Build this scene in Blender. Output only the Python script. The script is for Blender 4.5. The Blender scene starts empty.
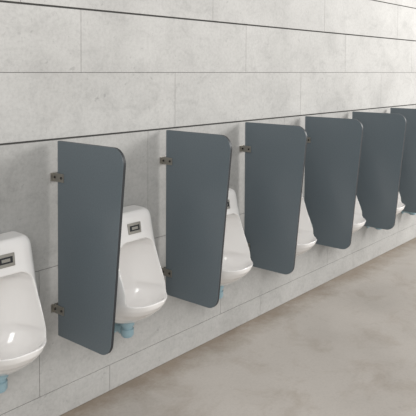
import bpy, bmesh, math
from mathutils import Vector, Matrix
sc=bpy.context.scene
sc.view_settings.view_transform='Standard'
sc.view_settings.look='None'
S=0.8; X0=1.980
# ---------------- helpers
def link(o,parent=None):
    sc.collection.objects.link(o)
    if parent: o.parent=parent
    return o
def mesh_obj(name,bm,mats,parent=None,smooth=False,loc=(0,0,0)):
    me=bpy.data.meshes.new(name); bm.normal_update(); bm.to_mesh(me); bm.free()
    for m in mats: me.materials.append(m)
    if smooth:
        for p in me.polygons: p.use_smooth=True
    o=bpy.data.objects.new(name,me); o.location=loc
    return link(o,parent)
def srgb(r,g,b):
    f=lambda c:(c/255/12.92) if c/255<=0.04045 else ((c/255+0.055)/1.055)**2.4
    return (f(r),f(g),f(b),1)
def newmat(name):
    m=bpy.data.materials.new(name); m.use_nodes=True
    nt=m.node_tree; return m,nt,nt.nodes['Principled BSDF']
def simple(name,col,rough,metal=0,coat=0):
    m,nt,b=newmat(name)
    b.inputs['Base Color'].default_value=col; b.inputs['Roughness'].default_value=rough
    b.inputs['Metallic'].default_value=metal; b.inputs['Coat Weight'].default_value=coat
    return m
def noise(nt,co,scale,detail=6,rough=.6,dist=0,vec=(1,1,1)):
    mp=nt.nodes.new('ShaderNodeMapping'); mp.inputs['Scale'].default_value=vec
    nt.links.new(co,mp.inputs['Vector'])
    n=nt.nodes.new('ShaderNodeTexNoise'); n.inputs['Scale'].default_value=scale
    n.inputs['Detail'].default_value=detail; n.inputs['Roughness'].default_value=rough
    n.inputs['Distortion'].default_value=dist
    nt.links.new(mp.outputs[0],n.inputs['Vector']); return n.outputs['Fac']
def ramp(nt,fac,stops):
    r=nt.nodes.new('ShaderNodeValToRGB'); e=r.color_ramp.elements
    while len(e)<len(stops): e.new(.5)
    for i,(p,c) in enumerate(stops): e[i].position=p; e[i].color=c
    nt.links.new(fac,r.inputs[0]); return r.outputs[0]
def mix(nt,a,b,fac,mode='MIX'):
    m=nt.nodes.new('ShaderNodeMix'); m.data_type='RGBA'; m.blend_type=mode
    if isinstance(fac,float): m.inputs[0].default_value=fac
    else: nt.links.new(fac,m.inputs[0])
    nt.links.new(a,m.inputs[6]); nt.links.new(b,m.inputs[7]); return m.outputs[2]
def bump(nt,b,h,strength,dist=.01):
    n=nt.nodes.new('ShaderNodeBump'); n.inputs['Strength'].default_value=strength; n.inputs['Distance'].default_value=dist
    nt.links.new(h,n.inputs['Height']); nt.links.new(n.outputs[0],b.inputs['Normal'])
g=lambda v:(v,v,v,1)

# ---------------- materials
def concrete(name,k):
    m,nt,b=newmat(name)
    co=nt.nodes.new('ShaderNodeTexCoord').outputs['Object']
    q=lambda a,b_,c:srgb(a*k,b_*k,c*k)
    big=ramp(nt,noise(nt,co,1.3,8,.62,.4),[(.3,q(177,176,173)),(.5,q(189,188,185)),(.72,q(199,198,195))])
    med=ramp(nt,noise(nt,co,5,9,.72,.8,(1,1,1.4)),[(.32,g(.80)),(.5,g(.96)),(.7,g(1))])
    fine=ramp(nt,noise(nt,co,48,5,.75),[(.32,g(.82)),(.56,g(1))])
    pit=ramp(nt,noise(nt,co,26,3,.5,1.4),[(.27,g(.68)),(.33,g(1))])
    c=mix(nt,big,med,.8,'MULTIPLY'); c=mix(nt,c,fine,.75,'MULTIPLY'); c=mix(nt,c,pit,.6,'MULTIPLY')
    nt.links.new(c,b.inputs['Base Color']); b.inputs['Roughness'].default_value=.7
    bump(nt,b,noise(nt,co,40,6,.7),.15,.004); return m
def floormat():
    m,nt,b=newmat('polished_concrete')
    co=nt.nodes.new('ShaderNodeTexCoord').outputs['Object']
    big=ramp(nt,noise(nt,co,1.0,9,.6,.3),[(.3,srgb(168,162,155)),(.5,srgb(178,172,165)),(.72,srgb(188,182,175))])
    st=ramp(nt,noise(nt,co,3,9,.75,.5),[(.32,srgb(215,205,194)),(.5,g(1))])
    fine=ramp(nt,noise(nt,co,60,5,.75),[(.3,g(.86)),(.55,g(1))])
    spot=ramp(nt,noise(nt,co,14,4,.6,1.0),[(.29,g(.8)),(.35,g(1))])
    c=mix(nt,big,st,.5,'MULTIPLY'); c=mix(nt,c,fine,.7,'MULTIPLY'); c=mix(nt,c,spot,.4,'MULTIPLY')
    sp=nt.nodes.new('ShaderNodeSeparateXYZ'); nt.links.new(co,sp.inputs[0])
    ad=nt.nodes.new('ShaderNodeMath'); ad.operation='MULTIPLY_ADD'; ad.inputs[1].default_value=.45; 
    nt.links.new(noise(nt,co,4,7,.75),ad.inputs[0]); nt.links.new(sp.outputs[1],ad.inputs[2])
    dirt=ramp(nt,ad.outputs[0],[(.0,g(1)),(.2,srgb(196,183,168))])
    c=mix(nt,c,dirt,.9,'MULTIPLY')
    nt.links.new(c,b.inputs['Base Color'])
    r=ramp(nt,noise(nt,co,3,5,.6),[(.3,g(.33)),(.7,g(.45))]); nt.links.new(r,b.inputs['Roughness'])
    bump(nt,b,noise(nt,co,30,5,.6),.05,.004); return m
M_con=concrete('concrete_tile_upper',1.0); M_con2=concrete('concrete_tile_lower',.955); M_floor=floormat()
M_grout=simple('grout',srgb(80,79,77),.9)
M_fill=simple('fine_grout',srgb(112,111,109),.9)
M_panel,nt,b=newmat('grey_laminate')
co=nt.nodes.new('ShaderNodeTexCoord').outputs['Object']
nt.links.new(ramp(nt,noise(nt,co,120,4,.6),[(.35,srgb(95,105,111)),(.65,srgb(101,111,117))]),b.inputs['Base Color'])
b.inputs['Roughness'].default_value=.3
M_edge=simple('laminate_edge',srgb(34,38,42),.5)
M_cer=simple('white_ceramic',srgb(238,236,234),.12,0,.4)
M_steel=simple('brushed_steel',srgb(165,162,155),.35,.9)
M_dark=simple('dark_screw',srgb(50,48,46),.5,.4)
M_glass=simple('sensor_window',srgb(30,33,36),.15)
M_pvc=simple('blue_pvc',srgb(148,176,186),.4)

# ---------------- room
def box(bm,x0,x1,y0,y1,z0,z1,mi=0,bev=0):
    r=bmesh.ops.create_cube(bm,size=1)
    vs=r['verts']
    for v in vs: v.co=Vector(((x0+x1)/2+v.co.x*(x1-x0),(y0+y1)/2+v.co.y*(y1-y0),(z0+z1)/2+v.co.z*(z1-z0)))
    for f in {f for v in vs for f in v.link_faces}: f.material_index=mi
    if bev:
        es={e for v in vs for e in v.link_edges}
        bmesh.ops.bevel(bm,geom=list(es),offset=bev,segments=2,profile=.5,affect='EDGES',material=mi)
bm=bmesh.new()
XA,XB=-2.0,16.0
box(bm,XA,XB,.012,.15,0,3.6,1)
rows=[(0,.15,.003),(.15,.805,.003),(.805,1.468,.010),(1.468,1.8135,.003),(1.8135,2.1528,.010),(2.1528,2.4997,.008),(2.4997,2.85,.008),(2.85,3.6,.008)]
W=.735*2
offs=[.2,1.2,.5,.0+.735,.0,1.1,0.3,.37]
prev=0.0015
for i,((z0,z1,gp),of) in enumerate(zip(rows,offs)):
    x=XA-W+((2.16+of-XA)%W)
    while x<XB:
        a=max(x,XA); c=min(x+W,XB)
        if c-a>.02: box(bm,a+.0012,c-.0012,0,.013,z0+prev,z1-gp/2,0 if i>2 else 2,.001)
        x+=W
    if gp<.005: box(bm,XA,XB,.003,.012,z1-.004,z1+.004,3)
    prev=gp/2
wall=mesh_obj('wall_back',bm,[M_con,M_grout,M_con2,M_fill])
bm=bmesh.new(); box(bm,XA,XB,-7,.15,-.1,0); mesh_obj('floor',bm,[M_floor])

# ---------------- divider
def divider_mesh():
    yi,yoT,yoB,zt,zb=.034,.54,.438,1.464,.452
    pts=[(-yi,zt),(-yoT,zt),(-yoB,zb),(-yi,zb)]
    out=[]
    rad=[.004,.075,.075,.004]
    n=4
    for i in range(n):
        p=Vector(pts[i]); a=Vector(pts[i-1]); c=Vector(pts[(i+1)%n])
        d1=(a-p).normalized(); d2=(c-p).normalized(); ang=d1.angle(d2); r=rad[i]
        t=r/math.tan(ang/2); s=p+d1*t; e=p+d2*t
        cen=p+(d1+d2).normalized()*(r/math.sin(ang/2))
        a0=math.atan2(*(s-cen).yx); a1=math.atan2(*(e-cen).yx)
        da=(a1-a0+math.pi)%(2*math.pi)-math.pi
        k=14 if r>.01 else 3
        for j in range(k+1):
            aa=a0+da*j/k; out.append((cen.x+r*math.cos(aa),cen.y+r*math.sin(aa)))
    bm=bmesh.new()
    T=.018
    va=[bm.verts.new((0,y,z)) for y,z in out]; vb=[bm.verts.new((T,y,z)) for y,z in out]
    fa=bm.faces.new(va); fb=bm.faces.new(vb[::-1]); side=[]
    L=len(out)
    for i in range(L):
        f=bm.faces.new((va[i],vb[i],vb[(i+1)%L],va[(i+1)%L])); f.material_index=1
    bmesh.ops.recalc_face_normals(bm,faces=bm.faces)
    es=[e for e in bm.edges if any(len(f.verts)>4 for f in e.link_faces)]
    bmesh.ops.bevel(bm,geom=es,offset=.0012,segments=1,affect='EDGES')
    return bm
def bracket_bm(z):
    bm=bmesh.new(); h=.022
    box(bm,-.020,.038,-.004,-.0005,z-h,z+h,0,.001)
    box(bm,-.005,-.0006,-.088,-.003,z-h,z+h,0,.001)
    box(bm,.0186,.023,-.088,-.003,z-h,z+h,0,.001)
    box(bm,-.003,.021,-.032,-.026,z-h,z+h,0,.001)
    for yy in (-.070,-.018):
        for s,x in ((-1,-.0065),(1,.0245)):
            r=bmesh.ops.create_cone(bm,cap_ends=True,segments=16,radius1=.0075,radius2=.006,depth=.004,
              matrix=Matrix.Translation((x,yy,z))@Matrix.Rotation(math.radians(90)*s,4,'Y'))
            for v in r['verts']:
                for f in v.link_faces: f.material_index=1
    return bm
pm=None
for k in range(-1,8):
    e=bpy.data.objects.new('urinal_divider',None); link(e); e.location=(X0+k*S,0,0)
    if pm is None:
        a=mesh_obj('panel',divider_mesh(),[M_panel,M_edge],e)
        b1=mesh_obj('bracket_upper',bracket_bm(1.276),[M_steel,M_dark],e)
        b2=mesh_obj('bracket_lower',bracket_bm(.590),[M_steel,M_dark],e)
        pm=(a.data,b1.data,b2.data)
    else:
        for nme,d in zip(('panel','bracket_upper','bracket_lower'),pm): link(bpy.data.objects.new(nme,d),e)

# ---------------- urinal
def interp(tab,z):
    if z<=tab[0][0]: return tab[0][1:]
    for p,q in zip(tab,tab[1:]):
        if z<=q[0]:
            t=(z-p[0])/(q[0]-p[0]); t2=t
            return tuple(a+(b-a)*t2 for a,b in zip(p[1:],q[1:]))
    return tab[-1][1:]
def loft(rings):
    bm=bmesh.new(); R=[[bm.verts.new(p) for p in r] for r in rings]; n=len(R[0])
    for a,b in zip(R,R[1:]):
        for i in range(n): bm.faces.new((a[i],a[(i+1)%n],b[(i+1)%n],b[i]))
    bm.faces.new(R[0][::-1]); bm.faces.new(R[-1])
    bmesh.ops.recalc_face_normals(bm,faces=bm.faces); return bm
#        z, halfwidth, depth, exponent
body=[(.415,.050,.10,2.2),(.425,.085,.15,2.2),(.45,.125,.21,2.2),(.485,.155,.268,2.3),(.52,.172,.31,2.5),(.55,.182,.335,2.6),(.58,.187,.345,2.8),
 (.61,.188,.337,3.0),(.66,.187,.300,3.4),(.71,.184,.264,4),(.77,.181,.228,4.5),(.84,.178,.198,5),(.92,.174,.172,6),(1.0,.170,.156,6),(1.018,.166,.150,6),(1.034,.158,.140,6),(1.042,.145,.125,5)]
rings=[]
N=48
zs=[.415,.42,.425,.437]+[.45+.01*i for i in range(57)]+[1.016,1.023,1.03,1.036,1.042]
def sgn(v): return 1 if v>=0 else -1
for z in zs:
    w,d,ex=interp(body,z); ring=[]
    for i in range(N+1):
        t=math.pi*i/N
        c,s=math.cos(t),math.sin(t)
        ring.append((w*sgn(c)*abs(c)**(2/ex),-.001-d*abs(s)**(2/ex),z))
    rings.append(ring)
bo=mesh_obj('urinal_tmp',loft(rings),[M_cer])
cut=[(.48,.03,-.11,-.19,2),(.495,.08,-.08,-.245,2),(.52,.118,-.055,-.285,2.2),(.555,.138,-.045,-.308,2.4),(.58,.147,-.04,-.33,2.6),(.60,.149,-.04,-.42,2.6),(.62,.150,-.04,-.65,2.6),
 (.78,.148,-.04,-.65,3),(.84,.142,-.045,-.65,3),(.865,.13,-.06,-.65,3),(.882,.112,-.09,-.65,3),(.89,.09,-.115,-.65,3)]
rings=[]
for i in range(43):
    z=.48+(.89-.48)*i/42
    w,yb,yf,ex=interp(cut,z); ring=[]
    for j in range(64):
        t=2*math.pi*j/64; c,s=math.cos(t),math.sin(t)
        ring.append((w*sgn(c)*abs(c)**(2/ex),(yb+yf)/2+(yb-yf)/2*sgn(s)*abs(s)**(2/ex),z))
    rings.append(ring)
co_=mesh_obj('cut_tmp',loft(rings),[M_cer])
md=bo.modifiers.new('b','BOOLEAN'); md.operation='DIFFERENCE'; md.object=co_; md.solver='EXACT'
md=bo.modifiers.new('r','REMESH'); md.mode='VOXEL'; md.voxel_size=.004; md.use_smooth_shade=True
md=bo.modifiers.new('s','SMOOTH'); md.factor=.5; md.iterations=14
dg=bpy.context.evaluated_depsgraph_get()
ume=bpy.data.meshes.new_from_object(bo.evaluated_get(dg)); ume.name='urinal_body'
ume.materials.clear(); ume.materials.append(M_cer)
for v in ume.vertices: v.co.y=min(v.co.y,-.0005)
bpy.data.objects.remove(bo); bpy.data.objects.remove(co_)

def sensor_bm():
    bm=bmesh.new()
    box(bm,-.048,.048,-.008,.004,-.030,.030,0,.003)
    box(bm,-.036,.036,-.0095,-.006,-.014,.016,1,.001)
    box(bm,-.022,.022,-.0103,-.008,-.006,.008,0,.0005)
    bmesh.ops.rotate(bm,verts=bm.verts,cent=(0,0,0),matrix=Matrix.Rotation(math.radians(-8),3,'X'))
    return bm
def cyl(bm,r,p,q,seg=24):
    p=Vector(p);q=Vector(q); d=q-p
    bmesh.ops.create_cone(bm,cap_ends=True,segments=seg,radius1=r,radius2=r,depth=d.length,
        matrix=Matrix.Translation((p+q)/2)@d.to_track_quat('Z','Y').to_matrix().to_4x4())
def trap_bm():
    bm=bmesh.new(); y=-.11; 
    cyl(bm,.040,(0,y,.430),(0,y,.400)); cyl(bm,.030,(0,y,.405),(0,y,.375))
    cyl(bm,.036,(0,y,.385),(0,y,.345)); cyl(bm,.030,(0,y,.346),(0,y,.336))
    cyl(bm,.024,(0,y,.368),(0,-.004,.368)); cyl(bm,.029,(0,-.085,.368),(0,-.060,.368)); cyl(bm,.040,(0,-.010,.368),(0,-.0004,.368))
    bmesh.ops.bevel(bm,geom=[e for e in bm.edges if e.is_manifold and e.calc_face_angle(0)>1],offset=.003,segments=2,affect='EDGES')
    return bm
sm=None
for k in range(-1,8):
    e=bpy.data.objects.new('urinal',None); link(e); e.location=(X0+.014+(k-.5)*S,0,0)
    link(bpy.data.objects.new('bowl',ume),e)
    if sm is None:
        s=mesh_obj('flush_sensor',sensor_bm(),[M_steel,M_glass],e,loc=(0,-.161,.956))
        t=mesh_obj('drain_trap',trap_bm(),[M_pvc],e,smooth=False)
        sm=(s.data,t.data)
    else:
        o=link(bpy.data.objects.new('flush_sensor',sm[0]),e); o.location=(0,-.161,.956)
        link(bpy.data.objects.new('drain_trap',sm[1]),e)

# ---------------- light
w=bpy.data.worlds.new('sky'); sc.world=w; w.use_nodes=True
w.node_tree.nodes['Background'].inputs[0].default_value=(1,.992,.98,1)
w.node_tree.nodes['Background'].inputs[1].default_value=.79
def area(name,loc,tgt,sx,sy,power,col=(1,1,1)):
    l=bpy.data.lights.new(name,'AREA'); l.shape='RECTANGLE'; l.size=sx; l.size_y=sy; l.energy=power; l.color=col
    o=bpy.data.objects.new(name,l); o.location=loc
    o.rotation_euler=(Vector(tgt)-Vector(loc)).to_track_quat('-Z','Y').to_euler(); link(o)
area('window_light',(10,-4.5,3.6),(5,0,.8),4,2.2,480,(1,.985,.965))
area('fill_light_rear',(-2.5,-5,3.5),(3,0,.9),3,2,160,(1,.99,.97))  # added fill lamp, not a window: lifts surfaces facing left, mainly the dividers

# ---------------- camera
f,yaw,pit,roll,d,h,sy=635.17,.8693,.0366,.0053,2.7149,1.8325,-115.1
F=Vector((math.sin(yaw)*math.cos(pit),math.cos(yaw)*math.cos(pit),-math.sin(pit)))
R=Vector((math.cos(yaw),-math.sin(yaw),0)); U=R.cross(F)
R2=R*math.cos(roll)+U*math.sin(roll); U2=U*math.cos(roll)-R*math.sin(roll)
cd=bpy.data.cameras.new('camera'); cam=bpy.data.objects.new('camera',cd); link(cam)
m=Matrix((R2,U2,-F)).transposed().to_4x4(); m.translation=Vector((0,-d,h)); cam.matrix_world=m
cd.sensor_width=36; cd.lens=f/416*36; cd.shift_y=sy/416
sc.camera=cam
